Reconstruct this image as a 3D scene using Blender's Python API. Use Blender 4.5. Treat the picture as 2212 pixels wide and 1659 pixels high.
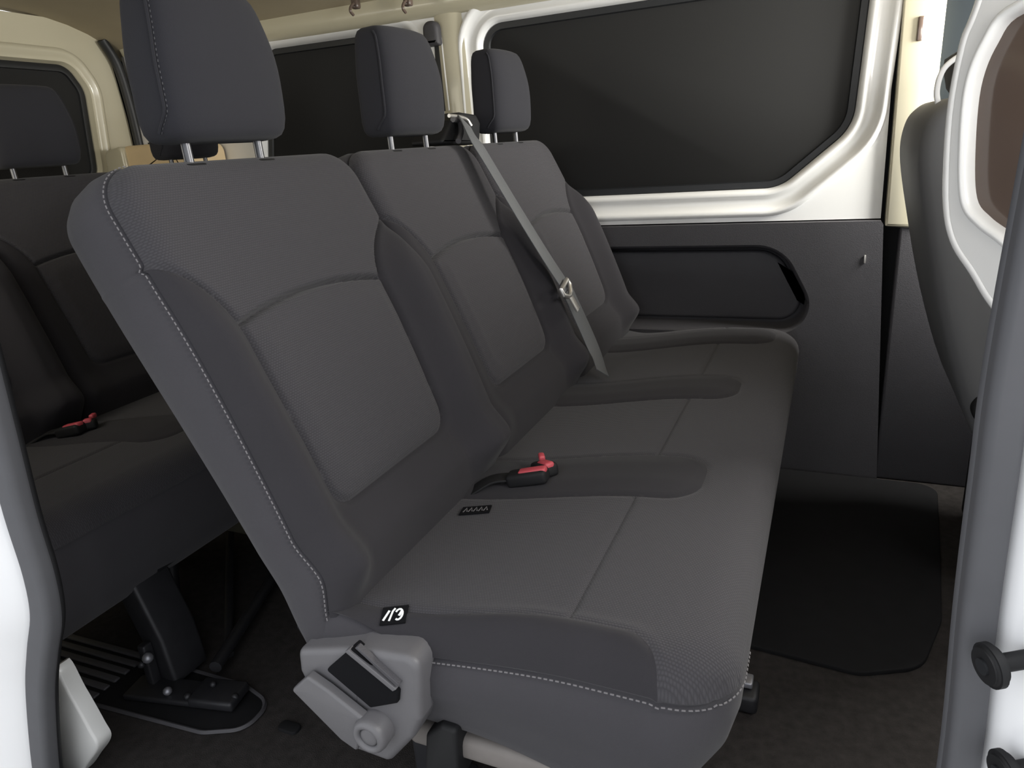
import bpy, bmesh, math, random
import numpy as np
from mathutils import Vector, Matrix
from mathutils.geometry import tessellate_polygon

random.seed(7)
for o in list(bpy.data.objects): bpy.data.objects.remove(o)
scene = bpy.context.scene
COL = scene.collection

# ------------------------------------------------------------------ camera
W, H, F = 2212.0, 1659.0, 1525.0
CP = np.array([0.501, -0.558, 0.92])
def _basis():
    c = np.array([W/2, H/2])
    dy = np.array([1810-c[0], 262-c[1], F]); dy /= np.linalg.norm(dy)
    dx = -np.array([-2400-c[0], 577-c[1], F]); dx -= dy*(dx@dy); dx /= np.linalg.norm(dx)
    return np.stack([dx, dy, np.cross(dx, dy)], 1)
RB = _basis()
def ray(p): return RB.T @ np.array([p[0]-W/2, p[1]-H/2, F])
def onx(p, x): d = ray(p); return Vector(CP + d*((x-CP[0])/d[0]))
def ony(p, y): d = ray(p); return Vector(CP + d*((y-CP[1])/d[1]))
def onz(p, z): d = ray(p); return Vector(CP + d*((z-CP[2])/d[2]))
cam = bpy.data.cameras.new('camera'); camo = bpy.data.objects.new('camera', cam); COL.objects.link(camo)
cam.sensor_width = 36; cam.lens = F/W*36; cam.clip_start = 0.02
right, up, back = RB.T@np.array([1,0,0]), RB.T@np.array([0,-1,0]), RB.T@np.array([0,0,-1])
camo.matrix_world = Matrix([[right[i], up[i], back[i], CP[i]] for i in range(3)] + [[0,0,0,1]])
scene.camera = camo

# ------------------------------------------------------------------ light
world = bpy.data.worlds.new('sky'); scene.world = world; world.use_nodes = True
bg = world.node_tree.nodes['Background']
bg.inputs[0].default_value = (0.93, 0.96, 1.0, 1); bg.inputs[1].default_value = 0.68
vs = scene.view_settings
vs.view_transform = 'Standard'; vs.look = 'None'; vs.gamma = 1; vs.use_curve_mapping = False
vs.exposure = 1.3
def fill_lamp(name, loc, aim, sx, sy, watt, col):
    # area lamp added by a window position to brighten the cabin
    l = bpy.data.lights.new(name, 'AREA'); l.shape = 'RECTANGLE'; l.size = sx; l.size_y = sy; l.energy = watt; l.color = col
    o = bpy.data.objects.new(name, l); COL.objects.link(o); o.location = loc
    o.rotation_euler = (Vector(aim)-Vector(loc)).to_track_quat('-Z', 'Y').to_euler()
    return o
fill_lamp('windscreen_fill', (1.62, .62, 1.17), (.0, .75, .85), 1.35, .45, 3.0, (1.0, .98, .94))  # added lamp, more front light than the sky alone gives
fill_lamp('driver_side_fill', (1.05, 1.36, 1.08), (-.20, 1.16, .70), .42, .34, 16, (1.0, .98, .92))  # added to brighten the far seats; the door glass is opaque
fill_lamp('passenger_side_fill', (1.02, -.11, 1.08), (.15, 1.4, .90), .50, .36, 5.0, (1.0, .99, .97))  # added to brighten the far white wall; no window is modelled here
fill_lamp('rear_quarter_fill', (-1.3, -.19, 1.05), (-1.45, 1.4, 1.12), .75, .36, 1.6, (1.0, .91, .70))  # added out of view to brighten the rear wall and ceiling

# ------------------------------------------------------------------ materials
MATS = {}
def mat(name, col, rough=0.6, metal=0.0, spec=0.5, noise=0.0, nscale=30, bump=0.0, bscale=400, sheen=0.0, coat=0.0, alpha=1.0):
    m = bpy.data.materials.new(name); m.use_nodes = True; nt = m.node_tree
    b = nt.nodes['Principled BSDF']
    b.inputs['Base Color'].default_value = (*col, 1); b.inputs['Roughness'].default_value = rough
    b.inputs['Metallic'].default_value = metal; b.inputs['Specular IOR Level'].default_value = spec
    b.inputs['Sheen Weight'].default_value = sheen; b.inputs['Coat Weight'].default_value = coat
    b.inputs['Alpha'].default_value = alpha
    if noise or bump:
        tc = nt.nodes.new('ShaderNodeTexCoord')
    if noise:
        n = nt.nodes.new('ShaderNodeTexNoise'); n.inputs['Scale'].default_value = nscale; n.inputs['Detail'].default_value = 5
        r = nt.nodes.new('ShaderNodeMix'); r.data_type = 'RGBA'
        r.inputs[6].default_value = (*[c*(1-noise) for c in col], 1); r.inputs[7].default_value = (*[c*(1+noise) for c in col], 1)
        nt.links.new(tc.outputs['Object'], n.inputs['Vector']); nt.links.new(n.outputs['Fac'], r.inputs[0])
        nt.links.new(r.outputs[2], b.inputs['Base Color'])
    if bump:
        n2 = nt.nodes.new('ShaderNodeTexNoise'); n2.inputs['Scale'].default_value = bscale; n2.inputs['Detail'].default_value = 3
        bp = nt.nodes.new('ShaderNodeBump'); bp.inputs['Strength'].default_value = bump; bp.inputs['Distance'].default_value = 0.002
        nt.links.new(tc.outputs['Object'], n2.inputs['Vector']); nt.links.new(n2.outputs['Fac'], bp.inputs['Height'])
        nt.links.new(bp.outputs['Normal'], b.inputs['Normal'])
    MATS[name] = m; return m

def weave(name, col, pitch_u, pitch_v, strength, contrast):
    """ribbed woven fabric: fine rows of small knots, coordinates in metres from the UV map"""
    m = mat(name, col, rough=0.95, spec=0.25, sheen=0.08); nt = m.node_tree; b = nt.nodes['Principled BSDF']
    uvn = nt.nodes.new('ShaderNodeUVMap'); sep = nt.nodes.new('ShaderNodeSeparateXYZ'); nt.links.new(uvn.outputs[0], sep.inputs[0])
    def mth(op, a, bb=None):
        n = nt.nodes.new('ShaderNodeMath'); n.operation = op
        for i, x in enumerate((a, bb)):
            if x is None: continue
            if isinstance(x, (int, float)): n.inputs[i].default_value = x
            else: nt.links.new(x, n.inputs[i])
        return n.outputs[0]
    rows = mth('MULTIPLY', sep.outputs[1], 1/pitch_v)
    half = mth('MULTIPLY', mth('MODULO', mth('FLOOR', rows), 2.0), 0.5)
    cu = mth('ADD', mth('MULTIPLY', sep.outputs[0], 1/pitch_u), half)
    su = mth('ABSOLUTE', mth('SINE', mth('MULTIPLY', cu, math.pi)))
    sv = mth('ABSOLUTE', mth('SINE', mth('MULTIPLY', rows, math.pi)))
    h = mth('MULTIPLY', mth('POWER', su, 0.6), sv)
    mx = nt.nodes.new('ShaderNodeMix'); mx.data_type = 'RGBA'
    mx.inputs[6].default_value = (*[c*(1-contrast) for c in col], 1); mx.inputs[7].default_value = (*[c*(1+contrast*.6) for c in col], 1)
    nt.links.new(h, mx.inputs[0]); nt.links.new(mx.outputs[2], b.inputs['Base Color'])
    bp = nt.nodes.new('ShaderNodeBump'); bp.inputs['Strength'].default_value = strength; bp.inputs['Distance'].default_value = 0.0012
    nt.links.new(h, bp.inputs['Height']); nt.links.new(bp.outputs['Normal'], b.inputs['Normal'])
    return m

FAB = mat('plain_charcoal_fabric', (0.043, 0.041, 0.046), 0.95, spec=0.25, noise=0.08, nscale=14, bump=0.25, bscale=1400, sheen=0.08)
BOL = mat('dark_bolster_fabric', (0.026, 0.0245, 0.028), 0.95, spec=0.25, noise=0.08, nscale=14, bump=0.25, bscale=1400, sheen=0.06)
INS = weave('ribbed_grey_fabric', (0.046, 0.044, 0.049), 0.0036, 0.0030, 0.4, 0.22)
THR = mat('grey_thread', (0.15, 0.143, 0.15), 0.8)
DTH = mat('dark_thread', (0.06, 0.06, 0.066), 0.8)
PST = mat('dark_steel_post', (0.10, 0.10, 0.105), 0.35, metal=0.8)
HRF = mat('headrest_fabric', (0.020, 0.020, 0.025), 0.92, spec=0.3, noise=0.05, nscale=20, bump=0.2, bscale=1500, sheen=0.05)
PLA = mat('grey_plastic', (0.105, 0.102, 0.108), 0.42, noise=0.1, nscale=25, bump=0.1, bscale=900)
DPL = mat('black_plastic', (0.012, 0.012, 0.013), 0.6, spec=0.25)
TRM = mat('dark_trim_plastic', (0.052, 0.050, 0.056), 0.6, noise=0.06, nscale=20, bump=0.3, bscale=700)
CAR = mat('black_carpet', (0.032, 0.029, 0.028), 1.0, spec=0.1, noise=0.5, nscale=60, bump=0.8, bscale=500)
BLK = mat('matt_black', (0.007, 0.007, 0.008), 0.8, spec=0.2, noise=0.3, nscale=30)
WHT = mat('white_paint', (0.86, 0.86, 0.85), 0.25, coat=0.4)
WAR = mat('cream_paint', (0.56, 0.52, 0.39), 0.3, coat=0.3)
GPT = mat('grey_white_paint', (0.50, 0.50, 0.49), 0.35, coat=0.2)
WAT = mat('dark_blue_glass', (0.012, 0.016, 0.020), 0.5, spec=0.2)
EXT = mat('exterior_white_paint', (0.82, 0.82, 0.83), 0.25, coat=0.6)
HDL = mat('beige_headliner', (0.32, 0.275, 0.19), 0.95, noise=0.06, nscale=10, bump=0.3, bscale=900)
GLS = mat('blacked_out_glass', (0.030, 0.030, 0.030), 0.85, spec=0.05)
RUB = mat('black_window_gasket', (0.012, 0.013, 0.015), 0.5)
SEAL = mat('grey_door_seal_rubber', (0.075, 0.075, 0.082), 0.7, noise=0.08, nscale=40)
WEB = mat('grey_belt_webbing', (0.10, 0.104, 0.11), 0.6, noise=0.05, nscale=200, bump=0.3, bscale=1500)
STL = mat('brushed_steel', (0.62, 0.60, 0.57), 0.35, metal=0.85)
CHR = mat('chrome_post', (0.75, 0.75, 0.76), 0.15, metal=1.0)
RED = mat('red_buckle_button', (0.50, 0.07, 0.09), 0.45)
INK = mat('white_print', (0.8, 0.8, 0.8), 0.6)
TAG = mat('black_tag_cloth', (0.006, 0.006, 0.007), 0.95, spec=0.1)
BEI = mat('sunlit_beige_plastic', (0.80, 0.62, 0.38), 0.5, noise=0.1, nscale=15)  # tone raised, sunlight on the corner cover is put into the colour
DME = mat('dull_black_metal', (0.02, 0.02, 0.023), 0.5, metal=0.3, noise=0.4, nscale=40)
ZNC = mat('worn_zinc', (0.30, 0.30, 0.33), 0.45, metal=0.7, noise=0.3, nscale=60)
BEM = mat('dusty_grey_beam', (0.16, 0.145, 0.135), 0.7, noise=0.2, nscale=30)
OLV = mat('olive_foam_underside', (0.055, 0.050, 0.032), 0.9, noise=0.2, nscale=20)
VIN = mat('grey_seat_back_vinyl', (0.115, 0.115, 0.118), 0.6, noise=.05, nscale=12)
CON = mat('pale_concrete', (0.45, 0.44, 0.42), 0.9, noise=0.12, nscale=6)
BRN = mat('brown_tinted_glass', (0.12, 0.088, 0.072), 0.12, spec=0.5)

# ------------------------------------------------------------------ helpers
def link(name, me, parent=None, m=None):
    o = bpy.data.objects.new(name, me); COL.objects.link(o)
    if m is not None and me is not None: me.materials.append(m)
    if parent is not None: o.parent = parent
    return o
def mesh(name, vs_, fs, m, parent=None, smooth=True, uv=None, nor=None, sharp=None):
    me = bpy.data.meshes.new(name)
    me.from_pydata([tuple(map(float, v)) for v in vs_], [], [tuple(int(i) for i in f) for f in fs])
    if uv is not None:
        l = me.uv_layers.new(name='UVMap'); idx = np.empty(len(me.loops), np.int32); me.loops.foreach_get('vertex_index', idx)
        l.data.foreach_set('uv', np.asarray(uv, np.float32)[idx].ravel())
    me.validate(); me.update()
    if smooth: me.polygons.foreach_set('use_smooth', [True]*len(me.polygons))
    if nor is not None: me.normals_split_custom_set_from_vertices([tuple(map(float, n)) for n in nor])
    if sharp: me.set_sharp_from_angle(angle=math.radians(sharp))
    return link(name, me, parent, m)
def bmobj(name, bm, m, parent=None, smooth=True, sharp=40):
    bmesh.ops.recalc_face_normals(bm, faces=bm.faces)
    me = bpy.data.meshes.new(name); bm.to_mesh(me); bm.free()
    if smooth:
        me.polygons.foreach_set('use_smooth', [True]*len(me.polygons)); me.set_sharp_from_angle(angle=math.radians(sharp))
    return link(name, me, parent, m)
def empty(name, loc=(0,0,0)):
    o = bpy.data.objects.new(name, None); COL.objects.link(o); o.location = loc; o.empty_display_size = .05; return o
def tag(o, label, cat, group=None):
    o['label'] = label; o['category'] = cat
    if group: o['group'] = group
    return o
def struct(o): o['kind'] = 'structure'; return o
def stuff(o): o['kind'] = 'stuff'; return o
def box(name, c, s, m, parent=None, bev=0.004, rot=None, seg=3):
    bm = bmesh.new(); bmesh.ops.create_cube(bm, size=1)
    bmesh.ops.scale(bm, vec=s, verts=bm.verts)
    if bev: bmesh.ops.bevel(bm, geom=list(bm.edges), offset=bev, segments=seg, affect='EDGES', profile=.5)
    if rot is not None: bmesh.ops.rotate(bm, matrix=rot, verts=bm.verts)
    bmesh.ops.translate(bm, vec=c, verts=bm.verts)
    return bmobj(name, bm, m, parent)
def sweep(name, path, prof, m, parent=None, upv=None, cap=True, closed=False, sharp=50):
    """profile points (a,b) carried along a path; a along the side vector, b along the up vector"""
    P = [Vector(p) for p in path]; n = len(P); vs_ = []; fs = []; k = len(prof)
    upv = Vector(upv) if upv is not None else None; last = None
    for i in range(n):
        if closed: t = P[(i+1) % n]-P[i-1]
        else: t = P[min(i+1, n-1)]-P[max(i-1, 0)]
        t.normalize()
        if upv is not None: a = upv.cross(t)
        elif last is None: a = t.orthogonal()
        else: a = last-t*last.dot(t)
        if a.length < 1e-6: a = t.orthogonal()
        a.normalize(); b = t.cross(a); last = a
        for (x, y) in prof: vs_.append(P[i]+a*x+b*y)
    for i in range(n if closed else n-1):
        for j in range(k):
            i2 = (i+1) % n; fs.append((i*k+j, i*k+(j+1) % k, i2*k+(j+1) % k, i2*k+j))
    if cap and not closed: fs.append(tuple(range(k))[::-1]); fs.append(tuple((n-1)*k+j for j in range(k)))
    return mesh(name, vs_, fs, m, parent, sharp=sharp)
def circ(r, n=12): return [(r*math.cos(2*math.pi*i/n), r*math.sin(2*math.pi*i/n)) for i in range(n)]
def rrect(a, b, r, n=4):
    out = []
    for (cx, cy, a0) in ((a-r, b-r, 0), (-a+r, b-r, 90), (-a+r, -b+r, 180), (a-r, -b+r, 270)):
        for i in range(n+1):
            t = math.radians(a0+90*i/n); out.append((cx+r*math.cos(t), cy+r*math.sin(t)))
    return out
def tube(name, path, r, m, parent=None, n=12): return sweep(name, path, circ(r, n), m, parent)
def smooth_path(pts, n=8):
    P = [Vector(p) for p in pts]; Q = [P[0]*2-P[1]]+P+[P[-1]*2-P[-2]]; out = []
    for i in range(1, len(Q)-2):
        for k in range(n):
            t = k/n; a, b, c, d = Q[i-1:i+3]
            out.append(.5*((2*b)+(c-a)*t+(2*a-5*b+4*c-d)*t*t+(3*b-a-3*c+d)*t**3))
    out.append(P[-1]); return out
def rpoly(pts, radii, n=8):
    """closed polygon with rounded corners, 2-D"""
    out = []; N = len(pts)
    for i in range(N):
        p = Vector(pts[i]).to_2d(); a = Vector(pts[i-1]).to_2d()-p; b = Vector(pts[(i+1) % N]).to_2d()-p
        r = radii[i] if isinstance(radii, (list, tuple)) else radii
        if r <= 0: out.append(p); continue
        a.normalize(); b.normalize(); ang = math.acos(max(-1, min(1, a.dot(b)))); d = r/math.tan(ang/2)
        c = p+(a+b).normalized()*(r/math.sin(ang/2)); s = p+a*d-c; e = p+b*d-c
        a0 = math.atan2(s.y, s.x); da = math.atan2(e.y, e.x)-a0
        while da > math.pi: da -= 2*math.pi
        while da < -math.pi: da += 2*math.pi
        for k in range(n+1):
            t = a0+da*k/n; out.append(c+Vector((math.cos(t), math.sin(t)))*r)
    return out
def dense(l):
    out = []
    P = [Vector((p.x, p.y, 0)) for p in l]; n = len(P)
    for i in range(n):
        a, b, c, d = P[i-1], P[i], P[(i+1) % n], P[(i+2) % n]
        for k in range(6):
            t = k/6; v = .5*((2*b)+(c-a)*t+(2*a-5*b+4*c-d)*t*t+(3*b-a-3*c+d)*t**3); out.append(v.to_2d())
    return out
def offset2(loop, d):
    N = len(loop); A = sum(loop[i-1].x*loop[i].y-loop[i].x*loop[i-1].y for i in range(N)); sg = 1 if A > 0 else -1
    out = []
    for i in range(N):
        t1 = (loop[i]-loop[i-1]); t2 = (loop[(i+1) % N]-loop[i])
        t = (t1.normalized() if t1.length > 1e-9 else t2.normalized())+(t2.normalized() if t2.length > 1e-9 else t1.normalized())
        t.normalize(); out.append(loop[i]+Vector((t.y, -t.x))*sg*d)
    return out
def ring(name, loops3, m, parent=None, sharp=35, fill=None):
    """bands between successive closed loops of equal length"""
    k = len(loops3[0]); vs_ = [p for l in loops3 for p in l]; fs = []
    for i in range(len(loops3)-1):
        for j in range(k): fs.append((i*k+j, i*k+(j+1) % k, (i+1)*k+(j+1) % k, (i+1)*k+j))
    if fill == 'last': fs.append(tuple((len(loops3)-1)*k+j for j in range(k)))
    if fill == 'both': fs.append(tuple((len(loops3)-1)*k+j for j in range(k))); fs.append(tuple(range(k))[::-1])
    bm = bmesh.new(); V = [bm.verts.new(v) for v in vs_]
    for f in fs:
        try: bm.faces.new([V[i] for i in f])
        except ValueError: pass
    return bmobj(name, bm, m, parent, sharp=sharp)
def holed(name, outer, holes, f3, thick, m, parent=None):
    """flat panel with holes; f3 maps (a,b,depth) to a 3-D point"""
    loops = [[Vector((p[0], p[1], 0)) for p in outer]]+[[Vector((p[0], p[1], 0)) for p in h] for h in holes]
    tri = tessellate_polygon(loops); flat = [p for l in loops for p in l]; n = len(flat)
    vs_ = [f3(p.x, p.y, 0) for p in flat]+[f3(p.x, p.y, thick) for p in flat]
    bm = bmesh.new(); V = [bm.verts.new(v) for v in vs_]
    for t in tri:
        for o, order in ((0, t), (n, t[::-1])):
            try: bm.faces.new([V[o+i] for i in order])
            except ValueError: pass
    s = 0
    for l in loops:
        k = len(l)
        for j in range(k):
            try: bm.faces.new([V[s+j], V[s+(j+1) % k], V[n+s+(j+1) % k], V[n+s+j]])
            except ValueError: pass
        s += k
    return bmobj(name, bm, m, parent, sharp=30)
def prism(name, outline, f3, d0, d1, m, parent=None, bev=0.003, seg=2):
    """rounded outline extruded from depth d0 to d1 with a bevelled rim on the d0 side"""
    l = [Vector(p).to_2d() for p in outline]; loops = []
    li = offset2(l, -bev)
    for k in range(seg+1):
        t = math.pi/2*k/seg
        loops.append([f3(li[i].x+(l[i].x-li[i].x)*math.sin(t), li[i].y+(l[i].y-li[i].y)*math.sin(t), d0+(d1-d0)/abs(d1-d0)*bev*(1-math.cos(t))) for i in range(len(l))])
    loops.append([f3(p.x, p.y, d1) for p in l])
    return ring(name, loops, m, parent, sharp=50, fill='both')
XZ = lambda a, b, d: Vector((a, d, b))           # panels in the side plane, depth along y
YZ = lambda a, b, d: Vector((d, a, b))           # panels across the van, depth along x
XY = lambda a, b, d: Vector((a, b, d))
def copy_tree(o, parent=None):
    c = o.copy(); COL.objects.link(c); c.parent = parent
    for ch in list(o.children): copy_tree(ch, c)
    return c

# level-set cut of a flat triangle domain
def cut(uv, tris, fn):
    uv = list(map(tuple, uv)); val = np.array([fn(*p) for p in uv]); val[np.abs(val) < 2e-4] = 0.0
    neg, pos, cache = [], [], {}
    def mid(a, b):
        k = (min(a, b), max(a, b))
        if k not in cache:
            t = val[a]/(val[a]-val[b]); pa, pb = uv[a], uv[b]
            p0, p1 = 0.0, 1.0; sa = val[a]
            for _ in range(14):
                t = (p0+p1)/2; v = fn(pa[0]+(pb[0]-pa[0])*t, pa[1]+(pb[1]-pa[1])*t)
                if (v > 0) == (sa > 0): p0 = t
                else: p1 = t
            uv.append((pa[0]+(pb[0]-pa[0])*t, pa[1]+(pb[1]-pa[1])*t)); cache[k] = len(uv)-1
        return cache[k]
    for t in tris:
        s = [1 if val[i] > 0 else (-1 if val[i] < 0 else 0) for i in t]
        if min(s) >= 0 and max(s) > 0: pos.append(t)
        elif max(s) <= 0: neg.append(t)
        else:
            P, N = [], []
            for i in range(3):
                a, b = t[i], t[(i+1) % 3]; sa, sb = s[i], s[(i+1) % 3]
                if sa >= 0: P.append(a)
                if sa <= 0: N.append(a)
                if sa*sb < 0: c = mid(a, b); P.append(c); N.append(c)
            for L, T in ((P, pos), (N, neg)):
                for i in range(1, len(L)-1): T.append((L[0], L[i], L[i+1]))
    return uv, neg, pos
def grid(u0, u1, v0, v1, step):
    nu = int(round((u1-u0)/step)); nv = int(round((v1-v0)/step))
    uv = [(u0+(u1-u0)*i/nu, v0+(v1-v0)*j/nv) for j in range(nv+1) for i in range(nu+1)]; tr = []
    for j in range(nv):
        for i in range(nu):
            a = j*(nu+1)+i; b = a+1; c = a+nu+1; d = c+1
            tr += [(a, b, d), (a, d, c)] if (i+j) % 2 else [(a, b, c), (b, d, c)]
    return uv, tr
def sdf_rr(u, v, u0, u1, v0, v1, r):
    """signed distance to a rounded rectangle (inside < 0); r = (lower, upper) radii"""
    rr = r[1] if v > (v0+v1)/2 else r[0]
    qx = abs(u-(u0+u1)/2)-(u1-u0)/2+rr; qy = abs(v-(v0+v1)/2)-(v1-v0)/2+rr
    return math.hypot(max(qx, 0), max(qy, 0))+min(max(qx, qy), 0)-rr
def smax(a, b, k):
    h = max(k-abs(a-b), 0)/k; return max(a, b)+h*h*k*.25
def sst(a, b, x):
    t = max(0., min(1., (x-a)/(b-a))); return t*t*(3-2*t)
def normals(P, T):
    P = np.array(P); T = np.array(T); N = np.zeros_like(P)
    fn = np.cross(P[T[:, 1]]-P[T[:, 0]], P[T[:, 2]]-P[T[:, 0]])
    for k in range(3): np.add.at(N, T[:, k], fn)
    return N/np.maximum(np.linalg.norm(N, axis=1, keepdims=True), 1e-12)
def subset(P, N, UV, T):
    idx = sorted({i for t in T for i in t}); mp = {a: b for b, a in enumerate(idx)}
    return [P[i] for i in idx], [N[i] for i in idx], [UV[i] for i in idx], [tuple(mp[i] for i in t) for t in T]
def comps(T):
    par = {}
    def f(a):
        while par.setdefault(a, a) != a: par[a] = par[par[a]]; a = par[a]
        return a
    for t in T:
        r = f(t[0]); par[f(t[1])] = r; par[f(t[2])] = r
    out = {}
    for t in T: out.setdefault(f(t[0]), []).append(t)
    return [c for c in out.values() if len(c) > 40]
def boundary(T):
    E = {}
    for t in T:
        for i in range(3):
            a, b = t[i], t[(i+1) % 3]
            if (b, a) in E: del E[(b, a)]
            else: E[(a, b)] = 1
    nx = dict(E.keys()); s = next(iter(nx)); out = [s]; c = nx[s]
    while c != s and len(out) < len(nx)+2: out.append(c); c = nx[c]
    return out
def stitches(name, path, parent, nrm, L=.0040, gap=.0026, r=.0008, m=None):
    """short thread stitches lying along a seam"""
    P = [Vector(p) for p in path]; vs_ = []; fs = []; acc = 0; nxt = 0
    for i in range(len(P)-1):
        d = P[i+1]-P[i]; l = d.length
        if l < 1e-7: continue
        t = d/l; n = nrm(P[i]) if callable(nrm) else Vector(nrm); a = t.cross(n).normalized()
        while nxt < acc+l:
            c = P[i]+t*(nxt-acc); b = len(vs_)
            for s in (-.5, .5):
                for (x, y) in ((-r, 0), (r, 0), (r*.7, r*1.3), (-r*.7, r*1.3)): vs_.append(c+t*(L*s)+a*x+n*y)
            fs += [(b, b+1, b+5, b+4), (b+1, b+2, b+6, b+5), (b+2, b+3, b+7, b+6), (b+3, b, b+4, b+7), (b, b+3, b+2, b+1), (b+4, b+5, b+6, b+7)]
            nxt += L+gap
        acc += l
    return stuff(mesh(name, vs_, fs, m or THR, parent, smooth=False))

# ================================================================== SETTING
ground = struct(box('ground', (0, 0, -0.56), (14, 14, 0.04), CON, bev=0))
floor = struct(box('floor', (-0.05, 0.65, -0.03), (3.6, 1.62, 0.06), CAR, bev=0))

# ---- far side wall: upper painted part with two windows
YW = 1.42
winA = rpoly([(-0.43, 0.768), (0.375, 0.770), (0.535, 0.905), (0.552, 1.245), (-0.43, 1.245)], [.06, .10, .10, .05, .06], 10)
winB = rpoly([(-1.30, 0.80), (-0.640, 0.80), (-0.640, 1.262), (-1.20, 1.268)], [.05, .05, .05, .04], 10)
outer = [(-1.83, .689), (.612, .689), (.605, 1.32), (-1.83, 1.36)]
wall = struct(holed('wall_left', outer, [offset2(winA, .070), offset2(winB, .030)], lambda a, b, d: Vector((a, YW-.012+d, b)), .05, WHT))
def wl(loop, off, y): return [Vector((p.x, y, p.y)) for p in offset2(loop, off)]
ring('window_surround', [wl(winA, .070, YW-.012), wl(winA, .066, YW-.020), wl(winA, .058, YW-.022), wl(winA, .052, YW-.016), wl(winA, .046, YW-.006),
     wl(winA, .024, YW-.002), wl(winA, .018, YW-.006), wl(winA, .010, YW-.006), wl(winA, .004, YW+.004), wl(winA, 0, YW+.018)], WHT, wall, sharp=60)
ring('window_surround', [wl(winB, .030, YW-.012), wl(winB, .024, YW-.016), wl(winB, .014, YW-.012), wl(winB, .004, YW+.004), wl(winB, 0, YW+.018)], WHT, wall, sharp=60)
for i, (wn, seg) in enumerate(((winA, 1), (winB, 2))):
    w = struct(empty('window_%d' % (i+1), (0, YW, .78)))
    fr = ring('window_gasket', [wl(wn, .002, YW+.018), wl(wn, -.002, YW+.012), wl(wn, -.016, YW+.013), wl(wn, -.020, YW+.022)], RUB, None, sharp=60)
    pane = prism('pane', offset2(wn, -.012), XZ, YW+.019, YW+.027, GLS, None, bev=.001)
    for o in (fr, pane): o.parent = w; o.matrix_parent_inverse = Matrix.Translation((0, -YW, -.78))
# belt slot and shoulder guide cover on the pillar between the windows
pil = ony((952, 165), YW-.02)
slot = rpoly([(pil.x-.022, 1.03), (pil.x+.016, 1.03), (pil.x+.012, 1.235), (pil.x-.012, 1.235)], .006, 4)
prism('belt_slot', slot, XZ, YW-.0165, YW+.01, RUB, wall, bev=.001)
prism('slot_edge', rpoly([(pil.x+.0155, 1.03), (pil.x+.021, 1.03), (pil.x+.016, 1.225), (pil.x+.0115, 1.225)], .001, 2), XZ, YW-.022, YW-.01, WHT, wall, bev=.001)
g = ony((937, 75), YW-.02)
cover = rpoly([(g.x-.026, g.z-.030), (g.x+.026, g.z-.030), (g.x+.024, g.z+.034), (g.x-.024, g.z+.034)], [.006, .006, .022, .022], 6)
bg_ = tag(prism('belt_guide_cover', cover, XZ, YW-.045, YW-.012, TRM, None, bev=.012, seg=5), 'dark grey rounded belt guide cover high on the white pillar between the windows', 'belt guide')
# pillar bulge (soft vertical rib in front of window A)
rib = smooth_path([(-.505, YW-.012, .70), (-.515, YW-.014, .95), (-.520, YW-.014, 1.20), (-.530, YW-.012, 1.40)], 6)
sweep('pillar_rib', rib, [(-.045, 0), (-.03, .006), (-.01, .009), (.012, .0085), (.03, .006), (.042, 0)], WAR, wall, upv=(0, -1, 0))

# ---- lower trim panel with a deep arm rest pocket
rec = rpoly([(-.60, .395), (.478, .395), (.462, .500), (.392, .632), (-.60, .632)], [.09, .08, .12, .11, .09], 10)
trim = struct(holed('trim_1', [(-1.83, .0), (.66, .0), (.618, .676), (.612, .686), (-1.83, .686)], [rec], lambda a, b, d: Vector((a, YW-.035+d, b)), .03, TRM))
def rl(off, y, dz=0): return [Vector((p.x, y, p.y+dz)) for p in offset2(rec, off)]
ring('pocket', [rl(0, YW-.035), rl(-.004, YW-.033), rl(-.009, YW-.022), rl(-.014, YW+.03), rl(-.022, YW+.040), rl(-.030, YW+.040), rl(-.038, YW+.036), rl(-.044, YW+.030)], TRM, trim, sharp=60)
prism('pocket_panel', offset2(rec, -.024), XZ, YW+.024, YW+.045, TRM, trim, bev=.010, seg=4)
box('clip', ony((1868, 560), YW-.037), (.004, .004, .02), STL, trim, bev=.001)

# ---- pillar panel and trim ahead of the gap, then the driver's door
pillar = struct(prism('trim_2', rpoly([(.622, .672), (.70, .664), (.70, 1.36), (.614, 1.36)], [.004, .012, 0, 0], 4), XZ, YW-.03, YW+.02, WAR, None, bev=.006, seg=3))
struct(box('trim_3', (.905, YW+.0, .335), (.50, .05, .67), TRM, bev=.006))
box('latch_cover', ony((1988, 62), YW-.03), (.012, .012, .05), BRN, pillar, bev=.003)
drv = struct(box('door_1', (1.05, YW+.03, 1.03), (.70, .03, .72), WAT, bev=.004))
struct(box('wall_front', (1.78, .62, .42), (.05, 1.7, .95), DPL, bev=.01))
box('outer_skin', (-.05, YW+.095, .62), (3.6, .03, 1.6), DPL, wall, bev=0)

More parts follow.
